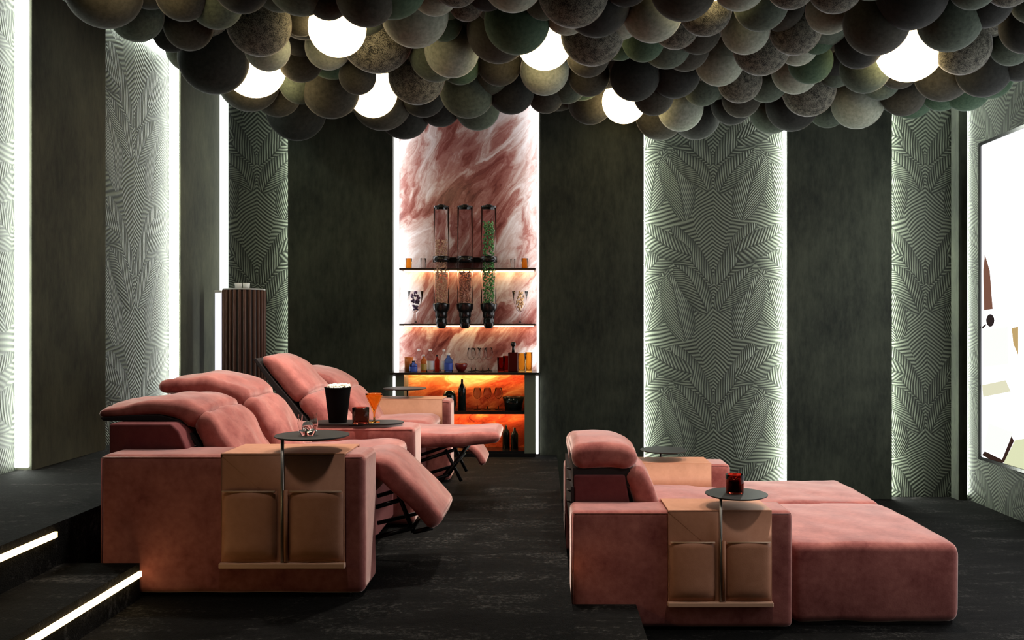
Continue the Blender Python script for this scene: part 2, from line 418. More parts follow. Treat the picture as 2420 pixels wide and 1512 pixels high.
cb = bmesh.new(); bx(cb, cx1, NX1-.03, 7.62, 7.93, 0.03, zt); obj('side_panel', cb, PANEL, cab, bevel=.002)
obj('back_panel', box(cx0, cx1, 7.88, 7.92, .03, zt), MARBLE_OR, cab)
zmid = EYE-(977-VY)/bw
BLK = plain('black_lacquer', (.008, .008, .008), .2)
obj('middle_shelf', box(cx0, cx1, 7.64, 7.88, zmid, zmid+.03), BLK, cab)
obj('bottom_shelf', box(cx0, cx1, 7.62, 7.88, .02, .05), BLK, cab)
obj('plinth', box(NX0+.03, NX1-.03, 7.60, 7.62, 0, .03), BLK, cab)
LEDBAR = emit('bar_led', (1.0, .58, .25), 50)
obj('cabinet_light', box(cx0+.02, cx1-.02, 7.81, 7.825, zt-.012, zt-.004), LEDBAR, cab)
obj('cabinet_light', box(cx0+.02, cx1-.02, 7.80, 7.815, zmid-.012, zmid-.002), LEDBAR, cab)
for (a, b_, t) in ((NX0+.003, NX0+.022, 'left'), (NX1-.022, NX1-.003, 'right')):
    tag(obj('light_strip', box(a, b_, 7.66, 7.69, .02, zt-.02), LEDPINK), 'white light strip beside the bar cabinet, %s end' % t, 'light strip', 'light strips beside the bar cabinet')

# ---- bar ware
def glassmat(name, col, rough=.03): return plain(name, col, rough, trans=1.0, ior=1.3)
CLEAR = plain('clear_glass', (.97, .98, .98), .02, trans=1.0, ior=1.14); AMBER = plain('amber_glass', (.95, .55, .14), .03, trans=1.0, ior=1.12); REDG = plain('red_glass', (.62, .08, .05), .03, trans=1.0, ior=1.12)
BLUEG = plain('blue_glass', (.12, .25, .80), .05, trans=1.0, ior=1.12); SMOKE = plain('smoked_glass', (.50, .20, .15), .03, trans=1.0, ior=1.15)
def tumbler(r0, r1, h, t=.003): return [(0, 0), (r0, 0), (r1, h), (r1-t, h), (r0-t, .008), (0, .008)]
def wine(h, r, t=.0015):
    return [(0, 0), (r*.8, 0), (r*.8, .003), (.005, .008), (.004, h*.45), (r*.5, h*.52), (r, h*.70), (r*.72, h), (r*.72-t, h), (r-t, h*.70), (r*.5-t, h*.54), (0, h*.50)]
def bottle(r, h, nr=.35):
    return [(0, 0), (r, 0), (r, h*.62), (r*.85, h*.70), (r*nr, h*.80), (r*nr, h*.93), (0, h*.93)]
def ware(name, prof, m, px, z, y, label, cat, group, n=24, s=bw):
    o = obj(name, lathe(prof, n), m, smooth=True); o.location = ((px-VX)*y/F, y, z)
    return tag(o, label, cat, group)
YB = 7.80
g = 'glasses on the upper niche shelf'
ware('tumbler', tumbler(.026, .030, .095), AMBER, 966, ZS1, YB, 'small amber glass on upper shelf, left end', 'glass', g)
ware('tumbler', tumbler(.022, .026, .095), CLEAR, 1000, ZS1, YB, 'small clear glass on upper shelf beside the amber one, left of dispenser', 'glass', g)
ware('tumbler', tumbler(.020, .024, .09), CLEAR, 1212, ZS1, YB, 'small clear glass on upper shelf, right of dispenser', 'glass', g)
ware('tumbler', tumbler(.026, .030, .095), AMBER, 1240, ZS1, YB, 'small amber glass on upper shelf, right end', 'glass', g)
def sundae(px, z, label, cm, seed):
    t = thing('sundae_glass', label, 'glass', ((px-VX)*YB/F, YB, z), 'sundae glasses on the lower niche shelf')
    obj('glass_bowl', lathe([(0, 0), (.042, 0), (.042, .006), (.010, .014), (.008, .09), (.03, .12), (.055, .19), (.075, .30), (.072, .30), (.052, .19), (.026, .125), (0, .105)], 28), CLEAR, t, smooth=True)
    rnd = random.Random(seed); bm = bmesh.new()
    for i in range(46):
        q = rnd.random(); zz = .125+q*.16; rr = (.018+q*.04)*math.sqrt(rnd.random()); a = rnd.random()*6.28
        bmesh.ops.create_icosphere(bm, subdivisions=1, radius=.011, matrix=Matrix.Translation((rr*math.cos(a), rr*math.sin(a), zz)))
    o = obj('sweets', bm, cm, t, smooth=True); o['kind'] = 'stuff'
sundae(982, ZS2, 'stemmed sundae glass of purple sweets on lower shelf, left', plain('purple_sweets', (.10, .05, .13), .4), 1)
sundae(1229, ZS2, 'stemmed sundae glass of cream and amber sweets on lower shelf, right', plain('cream_sweets', (.75, .50, .28), .4), 2)
# dispensers
disp = thing('dry_food_dispenser', 'wall mounted triple dispenser with tall clear tubes and black valves', 'dispenser', (0, 0, 0))
def Zb(py): return EYE-(py-VY)*7.72/F
yD = 7.72
CL2 = plain('clear_tube', (.97, .97, .97), .02, trans=1.0, ior=1.08)
for i, (px, fill, cm) in enumerate(((1043, 567, ((.45, .24, .14), (.72, .48, .34))), (1099, 640, ((.30, .10, .07), (.5, .25, .18))), (1155, 522, ((.03, .16, .05), (.16, .42, .12))))):
    X = (px-VX)*yD/F; r = .070
    zt_, zb_ = Zb(492), Zb(724)
    tb = obj('tube', lathe([(r, zb_), (r, zt_), (r-.004, zt_), (r-.004, zb_), (r, zb_)], 36, X, yD), CL2, disp, smooth=True)
    obj('cap', lathe([(0, zt_-.02), (r*.80, zt_-.02), (r*.80, zt_), (r*1.03, zt_), (r*1.03, zt_+.018), (r*.5, zt_+.022), (r*.45, zt_+.03), (0, zt_+.03)], 36, X, yD), BLK, disp, smooth=True, bevel=.001)
    rnd = random.Random(i+10); bm = bmesh.new(); zf = Zb(fill)
    nn = int((zf-zb_)/.011)
    for q in range(nn):
        for w in range(9):
            a = rnd.random()*6.283; rr = (r-.018)*math.sqrt(.35+.65*rnd.random())
            bmesh.ops.create_icosphere(bm, subdivisions=1, radius=.0085*rnd.uniform(.7, 1.15), matrix=Matrix.Translation((X+rr*math.cos(a), yD+rr*math.sin(a), zb_+q*.011+rnd.random()*.01)))
    m_, nt_, b_ = new_mat('dry_snack_%d' % i); n_ = N(nt_)
    ri = n_.noise(n_.coord(), 60, 1); nt_.links.new(n_.ramp(ri, [(.35, cm[0]), (.62, cm[1])]), b_.inputs['Base Color'])
    sw = obj('snack', bm, m_, disp, smooth=True); sw['kind'] = 'stuff'
    h = .0
    obj('valve', lathe([(0, Zb(776)), (.030, Zb(776)), (.046, Zb(770)), (.052, Zb(758)), (.047, Zb(752)), (.056, Zb(747)), (.056, Zb(738)), (.075, Zb(730)), (.079, Zb(718)), (.072, Zb(716)), (0, Zb(716))], 36, X, yD), BLK, disp, smooth=True, bevel=.0015)
    kb = bmesh.new(); tube(kb, (X, yD-.05, Zb(757)), (X, yD-.085, Zb(757)), .022, 20); obj('knob', kb, plain('glossy_black', (.01, .01, .01), .08), disp, smooth=False, bevel=.003)
    obj('collar', lathe([(r+.001, Zb(620)), (r+.008, Zb(620)), (r+.008, Zb(606)), (r+.001, Zb(606)), (r+.001, Zb(620))], 36, X, yD), BLK, disp, smooth=True)
obj('wall_bracket', box((1030-VX)*yD/F, (1170-VX)*yD/F, yD+.07, 7.93, Zb(618), Zb(608)), BLK, disp, bevel=.002)
obj('crossbar', box((1043-VX)*yD/F, (1155-VX)*yD/F, yD+.045, yD+.078, Zb(619), Zb(607)), BLK, disp, bevel=.002)
# counter row
g = 'bottles and glasses along the bar counter'
YC = 7.74
ware('cup', tumbler(.036, .044, .13), plain('orange_cup', (.62, .16, .03), .3), 965, ZCT, YC, 'orange cup at left end of the bar counter', 'cup', g)
def labelled(px, r, h, gm, lm, label, cap=None, y=YC, capm=None):
    t = thing('bottle', label, 'bottle', ((px-VX)*y/F, y, ZCT), g)
    obj('body', lathe(bottle(r, h), 24), gm, t, smooth=True)
    if lm: obj('paper_label', lathe([(r+.001, h*.08), (r+.001, h*.46)], 24), lm, t, smooth=True)
    obj('cap', lathe([(0, h*.90), (r*.42, h*.90), (r*.42, h), (0, h)], 20), capm or BLK, t, smooth=True, bevel=.001)
    return t
WHT = plain('white_plastic', (.80, .80, .80), .4); BLUEL = plain('blue_print', (.05, .10, .48), .5); GOLDL = plain('gold_print', (.45, .26, .04), .4)
labelled(977, .036, .10, BLUEG, BLUEL, 'small blue bottle in front of a clear bottle, left part of bar counter', y=7.67)
labelled(990, .030, .205, CLEAR, None, 'tall clear bottle with white cap behind the small blue bottle', capm=WHT, y=7.80)
labelled(1001, .028, .155, AMBER, GOLDL, 'amber bottle with gold paper wrap, third group on bar counter', capm=WHT, y=7.72)
labelled(1017, .036, .205, CLEAR, WHT, 'clear bottle with white wrap and white cap beside the amber bottle', capm=WHT, y=7.78)
labelled(1033, .022, .15, REDG, None, 'slim red bottle between white-wrapped bottle and blue bottle', y=7.80)
labelled(1049, .030, .200, CLEAR, WHT, 'clear bottle with white wrap just left of the large blue bottle', capm=WHT, y=7.80)
labelled(1060, .038, .165, BLUEG, BLUEL, 'large blue bottle with white shoulder near middle of bar counter', capm=WHT, y=7.72)
ware('bowl', [(0, 0), (.028, 0), (.052, .035), (.058, .065), (.052, .075), (.046, .06), (0, .02)], plain('dark_red_ceramic', (.16, .01, .01), .25), 1090, ZCT, YC, 'round dark red bowl on the bar counter under the dispenser', 'bowl', g)
for i, (px, y) in enumerate(((1114, 7.72), (1124, 7.82), (1141, 7.74), (1155, 7.82))):
    ware('wine_glass', wine(.215, .042), CLEAR, px, ZCT, y, 'clear balloon wine glass in the cluster on the bar counter, %s' % ('leftmost', 'second from left', 'third from left', 'rightmost')[i], 'glass', 'wine glasses on the bar counter')
ware('tumbler', tumbler(.032, .036, .13), REDG, 1184, ZCT, YC, 'red glass tumbler left of the dark decanter', 'glass', g)
ware('tumbler', tumbler(.028, .034, .14), REDG, 1197, ZCT, 7.80, 'second red glass tumbler, touching the dark decanter', 'glass', g)
dec = thing('decanter', 'dark square decanter with black ball stopper on the bar counter', 'decanter', ((1213-VX)*YC/F, YC, ZCT), g)
obj('body', box(-.046, .046, -.046, .046, 0, .175), plain('dark_red_glass', (.06, .006, .004), .08), dec, bevel=.008)
obj('stopper', lathe([(0, .17), (.014, .17), (.012, .21), (.010, .225), (.020, .235), (.026, .25), (.020, .268), (0, .275)], 24), BLK, dec, smooth=True)
ware('tumbler', tumbler(.034, .036, .165), AMBER, 1233, ZCT, 7.78, 'tall amber glass right of the dark decanter', 'glass', g)
ware('tumbler', tumbler(.030, .034, .175), AMBER, 1250, ZCT, YC, 'tall amber glass at right end of the bar counter', 'glass', g)
# upper bay
g = 'things inside the bar cabinet'; zz = zmid+.03; YI = 7.76
DARKG = plain('dark_bottle_glass', (.008, .012, .01), .1)
ware('bottle', bottle(.036, .30), DARKG, 1092, zz, YI, 'dark wine bottle upright in the upper bay of the bar', 'bottle', g)
def stem(px, y, z, label): ware('stem_glass', wine(.20, .040), CLEAR, px, z, y, label, 'glass', g)
for px, t in ((1128, 'left'), (1152, 'middle'), (1178, 'right')): stem(px, YI, zz, 'clear stem glass in the glowing bar bay, %s one of three' % t)
ware('jug', [(0, 0), (.05, 0), (.065, .05), (.06, .13), (.045, .17), (.04, .17), (.05, .12), (0, .01)], DARKG, 1062, zz, YI, 'dark rounded jug left of the wine bottle in the bar', 'jug', g)
ware('ice_bucket', [(0, 0), (.075, 0), (.10, .12), (.094, .12), (.07, .01), (0, .01)], DARKG, 1213, zz, YI, 'dark wide bowl at right of the upper bar bay', 'bowl', g)
ware('bottle', bottle(.034, .21), DARKG, 1216, .05, YI, 'dark bottle standing in the lower bay of the bar', 'bottle', g)
ware('bottle', bottle(.034, .23), DARKG, 1196, .05, 7.80, 'dark bottle behind the footrest in lower bar bay', 'bottle', g)

# ------------------------------------------------------------------ projection screen on the right wall
def yr(px): return F*XR/(px-VX)
ps = thing('projection_screen', 'large bright projection screen with dark frame on right wall', 'screen', (XR, 5.9, 1.75))
y1 = yr(2332)-.0; y0 = 3.1; zb = 1.185-1.144; ztp = 2.745
lx = -.06
fb = bmesh.new(); cy = 5.9; cz = 1.75
for (a, b_, c_, d_) in ((y0, y1+.03, ztp, ztp+.03), (y0, y1+.03, zb-.03, zb), (y1, y1+.03, zb, ztp), (y0-.03, y0, zb-.03, ztp+.03)):
    bx(fb, lx, -.001, a-cy, b_-cy, c_-cz, d_-cz)
obj('screen_frame', fb, BLK, ps, bevel=.003)
im = bmesh.new()
def quad(pts, mi, dx):
    f = im.faces.new([im.verts.new((dx, p[0]-cy, p[1]-cz)) for p in pts]); f.material_index = mi
def S(px, py):
    s = (px-VX)/XR; return (F/s, EYE-(py-VY)/s)
quad([(y0, zb), (y1, zb), (y1, ztp), (y0, ztp)], 0, -.045)
quad([S(2336, 640), S(2340, 600), S(2352, 640), S(2359, 730), S(2338, 733)], 1, -.046)
pts = []
for i in range(16):
    a = 2*PI*i/16; pts.append(S(2353+10*math.cos(a), 757+15*math.sin(a)))
quad(pts, 2, -.0462)
quad([S(2333, 772), S(2342, 765), S(2344, 768), S(2334, 778)], 2, -.0462)
quad([S(2404, 775), S(2420, 772), S(2420, 840), S(2408, 812)], 3, -.0462)
quad([S(2333, 910), S(2390, 898), S(2402, 925), S(2336, 938)], 4, -.0462)
quad([S(2334, 780), S(2395, 772), S(2396, 860), S(2336, 868)], 5, -.0458)
quad([S(2333, 1075), S(2376, 1098), S(2386, 1088), S(2340, 1066)], 6, -.0464)
quad([S(2376, 1098), S(2404, 1030), S(2410, 1042), S(2386, 1092)], 6, -.0464)
quad([S(2384, 1095), S(2412, 1040), S(2440, 1035), S(2440, 1118)], 7, -.0463)
quad([S(2335, 1058), S(2380, 1082), S(2408, 1022), S(2350, 1000)], 5, -.0461)
obj('picture', im, [emit('picture_white', (.96, .97, 1.0), SCREEN), emit('picture_brown', (.20, .09, .06), 1), emit('picture_black', (.03, .02, .02), 1),
    emit('picture_tan', (.55, .38, .16), 1), emit('picture_cream', (.78, .76, .55), 1.0), emit('picture_pale', (.90, .92, .88), 1.1), emit('picture_dark', (.04, .02, .015), 1), emit('picture_yellow', (.75, .78, .50), 1)], ps, recalc=False)

# ------------------------------------------------------------------ fluted pedestal in the left corner
PX, PY = (587-VX)/270, 7.30
ped = thing('fluted_pedestal', 'tall round pedestal clad in dark brown wooden slats in left corner', 'pedestal', (PX, PY, .34))
hh = 1.185+.30-.34
obj('core', lathe([(0, 0), (.165, 0), (.165, hh), (0, hh)], 40), plain('dark_wood_core', (.02, .010, .008), .6), ped)
WOOD = cloth('brown_slat_wood', (.05, .022, .015), (.13, .065, .048), 4, (6, 6, .4), sheen=0, rough=.35, fine=60)
sl = bmesh.new()
for i in range(26):
    a = 2*PI*i/26
    lathe([(0, .0), (.014, .0), (.014, hh-.01), (.010, hh), (0, hh)], 8, .168*math.cos(a), .168*math.sin(a), sl)
obj('slats', sl, WOOD, ped, smooth=True)
obj('top', lathe([(0, hh), (.175, hh), (.175, hh+.012), (0, hh+.012)], 40), plain('pale_top', (.45, .45, .43), .3), ped, bevel=.002)
for i, (dx, t) in enumerate(((-.05, 'left'), (.02, 'right'))):
    o = obj('cup', lathe(tumbler(.026, .030, .05), 20), WHT, smooth=True); o.location = (PX+dx, PY, .34+hh+.0125)
    tag(o, 'small white cup on top of the slatted pedestal, %s one' % t, 'cup', 'white cups on the pedestal')
tw = thing('white_tower', 'slim white upright column between left wall and slatted pedestal', 'lamp', (-2.86, 7.45, .34))
obj('tower_base', box(-.06, .06, -.06, .06, 0, .02), WHT, tw, bevel=.003)
obj('tower_tube', box(-.028, .028, -.025, .025, .02, 1.13), emit('white_tube', (.92, .92, 1.0), 1.1), tw, bevel=.008)  # slim white tower with an emissive tube
obj('tower_cap', box(-.03, .03, -.028, .028, 1.13, 1.15), WHT, tw, bevel=.003)

# ------------------------------------------------------------------ sofas
def arm(parent, x0, x1, y0, y1, z1, z0=.015, rb=.03):
    bm = box(x0, x1, y0, y1, z0, z1)
    bmesh.ops.bevel(bm, geom=[e for e in bm.edges], offset=rb, segments=4, profile=.5, affect='EDGES')
    bmesh.ops.subdivide_edges(bm, edges=[e for e in bm.edges if e.calc_length() > .15], cuts=14, use_grid_fill=True)
    for v in bm.verts:
        p = v.co; d = noise.noise(p*5)*.004
        v.co += Vector((d*.3, d*.8, d*.4))
    o = obj('armrest', bm, VELVET, parent, smooth=True)
    # piping along the outer edge
    pb = bmesh.new()
    for yy in (y0+.004,):
        tube(pb, (x0+rb*.4, yy, z1-.012), (x1-rb*.4, yy, z1-.012), .0035, 8)
        tube(pb, (x0+.008, yy, z0+rb), (x0+.008, yy, z1-.014), .0035, 8)
    obj('piping', pb, VELVET, o, smooth=True)
    return o
sofa = thing('recliner_sofa', 'long dusty pink velvet recliner sofa on upper tier, seats reclined', 'sofa', (0, 0, 0))
A0, A1 = -1.934, -.779
arm(sofa, A0, A1, 3.683, 3.95, .62)
arm(sofa, A0, -.755, 4.95, 5.22, .585)
arm(sofa, A0, -.70, 6.36, 6.62, .62)
# lower frame and seats
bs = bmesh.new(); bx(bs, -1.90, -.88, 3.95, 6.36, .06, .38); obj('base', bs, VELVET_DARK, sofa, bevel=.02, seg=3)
for k, (y0, y1) in enumerate(((3.955, 4.445), (4.455, 4.945), (5.225, 5.785), (5.795, 6.355))):
    ex = (-.80, -.80, -.82, -.78)[k]
    obj('seat', pad([(-1.55, .42, .15), (-1.2, .43, .17), (ex-.1, .445, .17), (ex, .43, .16)], y0, y1, .05, .015, .004, k), VELVET, sofa, smooth=True)
# fixed shells behind the backrests
def shell(y0, y1, pts, mat=VELVET_DARK):
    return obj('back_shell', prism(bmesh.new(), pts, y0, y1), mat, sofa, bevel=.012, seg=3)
SH = [(-1.985, .55), (-1.985, .735), (-1.70, .735), (-1.665, .70), (-1.60, .55)]
shell(3.86, 4.44, SH); shell(4.46, 4.94, SH)
SH2 = [(-1.92, .40), (-1.92, .62), (-1.72, .62), (-1.66, .58), (-1.6, .40)]
shell(5.24, 5.78, SH2); shell(5.80, 6.34, SH2)
tube_b = bmesh.new()
# lower backs and headrests (x, z, thickness)
def back(y0, y1, low, head, seed):
    b1 = obj('backrest', pad(low, y0, y1, .05, .015, .011 if seed < 3 else .006, seed), VELVET, sofa, smooth=True)
    h1 = obj('headrest', pad(head, y0+.004, y1-.004, .04, .016, .008 if seed < 3 else .005, seed+7), VELVET, sofa, smooth=True)
    return b1, h1
back(3.95, 4.44, [(-1.42, .44, .13), (-1.50, .56, .14), (-1.57, .69, .12), (-1.63, .755, .10)],
     [(-1.61, .735, .12), (-1.70, .785, .095), (-1.83, .795, .07), (-1.97, .782, .055), (-2.09, .768, .035)], 1)
back(4.455, 4.94, [(-1.38, .44, .13), (-1.46, .58, .14), (-1.54, .71, .13), (-1.60, .78, .11)],
     [(-1.58, .765, .12), (-1.68, .825, .12), (-1.79, .860, .11), (-1.91, .860, .09), (-2.04, .852, .065)], 2)
back(5.23, 5.78, [(-1.28, .44, .11), (-1.36, .56, .12), (-1.45, .68, .12), (-1.50, .74, .11)],
     [(-1.49, .73, .12), (-1.57, .82, .12), (-1.66, .915, .11), (-1.745, .985, .04)], 3)
back(5.80, 6.34, [(-1.20, .44, .11), (-1.28, .56, .12), (-1.36, .66, .12), (-1.42, .72, .11)],
     [(-1.40, .70, .12), (-1.48, .76, .12), (-1.58, .82, .10), (-1.70, .87, .05)], 4)
# dark lining under the raised pads and the support rods
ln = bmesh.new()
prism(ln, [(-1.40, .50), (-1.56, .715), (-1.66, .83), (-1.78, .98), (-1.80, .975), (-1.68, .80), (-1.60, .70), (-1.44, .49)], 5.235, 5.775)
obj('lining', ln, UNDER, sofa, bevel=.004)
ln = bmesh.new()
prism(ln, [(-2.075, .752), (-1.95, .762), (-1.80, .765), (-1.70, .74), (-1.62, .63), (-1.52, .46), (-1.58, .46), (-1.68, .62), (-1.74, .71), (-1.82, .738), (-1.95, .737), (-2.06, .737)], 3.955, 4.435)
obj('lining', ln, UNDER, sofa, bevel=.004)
rd = bmesh.new(); tube(rd, (-1.63, 5.26, .80), (-1.735, 5.26, .64), .008); tube(rd, (-1.63, 5.75, .80), (-1.735, 5.75, .64), .008); obj('support_rod', rd, BLACK, sofa, smooth=True)
# lacing down the side of the near back
for i in range(7):
    t = i/6; x = -1.70+.13*t; z = .71-.19*t; obj('lace', tube(bmesh.new(), (x-.012, 3.95, z), (x+.014, 3.95, z+.008), .004, 8), STEEL, sofa, smooth=True)
# footrests
obj('footrest', pad([(-.97, .465, .10), (-.86, .505, .11), (-.76, .500, .11), (-.68, .44, .10), (-.59, .35, .095), (-.495, .245, .09)], 3.965, 4.44, .035, .010, .004, 11), VELVET, sofa, smooth=True)
obj('footrest', pad([(-.95, .46, .12), (-.80, .465, .10), (-.60, .462, .085), (-.40, .475, .08), (-.275, .485, .06)], 5.27, 5.78, .03, .010, .004, 12), VELVET, sofa, smooth=True)
obj('footrest', pad([(-.62, .355, .05), (-.54, .34, .05), (-.47, .29, .05), (-.42, .21, .05)], 5.9, 6.3, .02, .006, .002, 13), VELVET, sofa, smooth=True)
def scissor(y0, y1, pts, nm='recline_mechanism'):
    bm = bmesh.new()
    for y in (y0, y1):
        for p, q in pts: tube(bm, (p[0], y, p[1]), (q[0], y, q[1]), .011, 8)
    for p, q in pts[:2]: tube(bm, (q[0], y0, q[1]), (q[0], y1, q[1]), .009, 8)
    return obj(nm, bm, BLACK, sofa, smooth=True)
scissor(5.34, 5.70, [((-.86, .30), (-.56, .40)), ((-.86, .16), (-.60, .24)), ((-.60, .24), (-.48, .43)), ((-.70, .14), (-.50, .38)), ((-.52, .20), (-.62, .40))])
scissor(4.03, 4.38, [((-.86, .30), (-.66, .36)), ((-.86, .16), (-.62, .22)), ((-.70, .40), (-.62, .20)), ((-.62, .20), (-.53, .22))])
# feet
for x in (-1.85, -.88):
    for y in (3.75, 5.1, 6.55): obj('foot', box(x-.03, x+.03, y-.03, y+.03, 0, .03), BLACK, sofa)

# right sofa on the lower tier
R0, R1 = .1425, 1.294
rs = thing('upright_sofa', 'two seat dusty pink velvet sofa with upright back on lower tier', 'sofa', (0, 0, LOW))
arm(rs, R0, R1, 4.386, 4.65, .62); arm(rs, R0, R1, 5.86, 6.12, .62)
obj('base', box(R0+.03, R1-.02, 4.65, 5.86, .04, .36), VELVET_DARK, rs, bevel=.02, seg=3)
for k, (y0, y1) in enumerate(((4.655, 5.25), (5.26, 5.855))):
    obj('seat', pad([(.50, .41, .14), (.8, .415, .15), (1.15, .40, .14), (1.285, .38, .13)], y0, y1, .045, .012, .004, 20+k), VELVET, rs, smooth=True)
    obj('backrest', pad([(.60, .44, .11), (.575, .57, .13), (.535, .70, .13), (.485, .80, .11)], y0-.03, y1, .045, .012, .004, 23+k), VELVET, rs, smooth=True)
    dz = 0 if k == 0 else -.075
    obj('headrest', pad([(.475, .80+dz, .13), (.445, .848+dz, .14), (.39, .868+dz, .14), (.30, .868+dz, .145), (.21, .862+dz, .145), (.155, .855+dz, .13)], y0-.035, y1, .05, .010, .004, 26+k), VELVET, rs, smooth=True)
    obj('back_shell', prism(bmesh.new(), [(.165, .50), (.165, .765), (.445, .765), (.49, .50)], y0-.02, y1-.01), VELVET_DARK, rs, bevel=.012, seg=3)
    lb = bmesh.new(); prism(lb, [(.148, .45), (.148, .70), (.165, .70), (.165, .45)], y0-.03, y1-.02)
    if k == 0: prism(lb, [(.16, .70), (.16, .80), (.47, .80), (.50, .70)], y0-.01, y1-.02)
    obj('lining', lb, UNDER, rs)
for i in range(4): obj('lace', tube(bmesh.new(), (.126, 4.66, .80-i*.06), (.150, 4.66, .79-i*.06), .005, 8), STEEL, rs, smooth=True)
# ottomans
def ottoman(y0, y1, label, seed):
    t = thing('ottoman', label, 'ottoman', (1.75, (y0+y1)/2, LOW), 'pink ottomans pushed against the right sofa')
    hx, hy = .445, (y1-y0)/2
    bm = pad([(-hx, .222, .42), (-.2, .224, .42), (.2, .224, .42), (hx, .222, .42)], -hy, hy, .045, .008, .004, seed)
    obj('cushion', bm, VELVET, t, smooth=True)
    obj('base', box(-hx+.03, hx-.03, -hy+.03, hy-.03, 0, .03), UNDER, t)
ottoman(4.454, 5.49, 'nearer broad pink velvet ottoman in front of right sofa', 31)
ottoman(5.50, 6.30, 'farther broad pink velvet ottoman in front of right sofa', 32)

# ------------------------------------------------------------------ leather arm caddies with swivel tables
CG = 'tan leather arm caddies'
TOPM = plain('dark_table_top', (.016, .016, .015), .5, spec=.3)
def caddy(label, loc, disc=True, back_drop=.18, depth=.27, top=.62):
    t = thing('arm_caddy', label, 'arm caddy', loc, CG)
    w = .537; th = .007
    bm = bmesh.new()
    bx(bm, 0, w, -.012, -.012+th, .15, top+.002); bx(bm, 0, w, -.012, depth+.012, top+.002, top+.002+th); bx(bm, 0, w, depth+.005, depth+.012, top-back_drop, top+.002)
    bmesh.ops.remove_doubles(bm, verts=bm.verts[:], dist=.0001)
    obj('leather_cover', bm, LEATHER, t, bevel=.003)
    for x0, x1 in ((.006, .243), (.296, .531)):
        bm = bmesh.new(); nx, nz = 10, 10; V = []
        for j in range(nz+1):
            for i in range(nx+1):
                u, v = i/nx, j/nz
                bul = .030*(math.sin(PI*u)**.5)*(1-.55*v)*min(1, (v*6))**.5 if 0 < u < 1 else 0
                V.append(bm.verts.new((x0+(x1-x0)*u, -.014-bul-.004, .165+(.30)*v)))
        W2 = nx+1
        for j in range(nz):
            for i in range(nx): bm.faces.new([V[j*W2+i], V[j*W2+i+1], V[(j+1)*W2+i+1], V[(j+1)*W2+i]])
        ex = bmesh.ops.extrude_face_region(bm, geom=bm.faces[:])
        for v in ex['geom']:
            if isinstance(v, bmesh.types.BMVert): v.co.y += .006
        p = obj('pocket', bm, LEATHER, t, smooth=True)
        hb = bmesh.new(); tube(hb, (x0+.004, -.029, .466), (x1-.004, -.029, .466), .004, 8); obj('hem', hb, plain('pale_leather_edge', (.48, .30, .19), .5), p, smooth=True)
    obj('bottom_rail', box(-.004, w+.004, -.036, -.004, .132, .158), plain('toplit_tan_rail', (.68, .40, .27), .5), t, bevel=.006)  # rail colour lightened for the top light it catches
    hb = bmesh.new(); tube(hb, (.286, -.026, .165), (.286, -.026, .472), .009, 10); obj('pole_sleeve', hb, LEATHER, t, smooth=True)
    if disc:
        pb = bmesh.new(); tube(pb, (.27, -.024, .16), (.27, -.024, .691), .0075, 14); obj('pole', pb, plain('brushed_pole', (.42, .40, .36), .35, metal=.9), t, smooth=True)
        obj('table_top', lathe([(0, .689), (.150, .689), (.162, .694), (.162, .699), (0, .699)], 48, .372, .075), TOPM, t, bevel=.001, smooth=True)
    return t
caddy('tan leather arm caddy with round table on near end of left sofa', (-1.40, 3.683, 0))
caddy('tan leather arm caddy with round table on near end of right sofa', (.643, 4.386, LOW))
def far_caddy(label, loc, top=.62, depth=.26):
    t = thing('arm_caddy', label, 'arm caddy', loc, CG)
    w = .56; th = .008; bm = bmesh.new()
    bx(bm, 0, w, -.012, depth+.012, top+.002, top+.002+th); bx(bm, 0, w, -.012, -.004, top-.18, top+.002); bx(bm, 0, w, depth+.004, depth+.012, top-.44, top+.002)
    bmesh.ops.remove_doubles(bm, verts=bm.verts[:], dist=.0001)
    obj('leather_cover', bm, LEATHER, t, bevel=.003)
    pb = bmesh.new(); tube(pb, (.25, depth+.03, top-.3), (.25, depth+.03, top+.073), .0075, 14); tube(pb, (.25, depth+.01, top-.25), (.25, depth+.04, top-.25), .006, 8); obj('pole', pb, STEEL, t, smooth=True)
    obj('table_top', lathe([(0, top+.072), (.155, top+.072), (.165, top+.077), (.165, top+.081), (0, top+.081)], 48, .25, depth*.6), TOPM, t, bevel=.001, smooth=True)
far_caddy('tan leather arm caddy with round table on far end of left sofa, before the bar', (-1.32, 6.36, 0))
far_caddy('tan leather arm caddy with round table on far end of right sofa', (.60, 5.86, LOW))
# tray table on the middle arm
tr = thing('tray_table', 'long black tray table resting on middle arm of left sofa', 'tray table', (-1.12, 5.07, .585))
tb = bmesh.new(); pts = []
for i in range(40):
    a = 2*PI*i/40; cx = .17 if math.cos(a) > 0 else -.17
    pts.append((cx+.11*math.cos(a), .11*math.sin(a)))
a_ = [tb.verts.new((x, y, .012)) for x, y in pts]; b__ = [tb.verts.new((x, y, .0215)) for x, y in pts]
tb.faces.new(a_[::-1]); tb.faces.new(b__)
for i in range(40): tb.faces.new([a_[i], a_[(i+1) % 40], b__[(i+1) % 40], b__[i]])
obj('table_top', tb, TOPM, tr, bevel=.001)
pb = bmesh.new(); lathe([(0, .0), (.05, 0), (.05, .012), (0, .012)], 24, 0, 0, pb); obj('foot', pb, BLACK, tr)

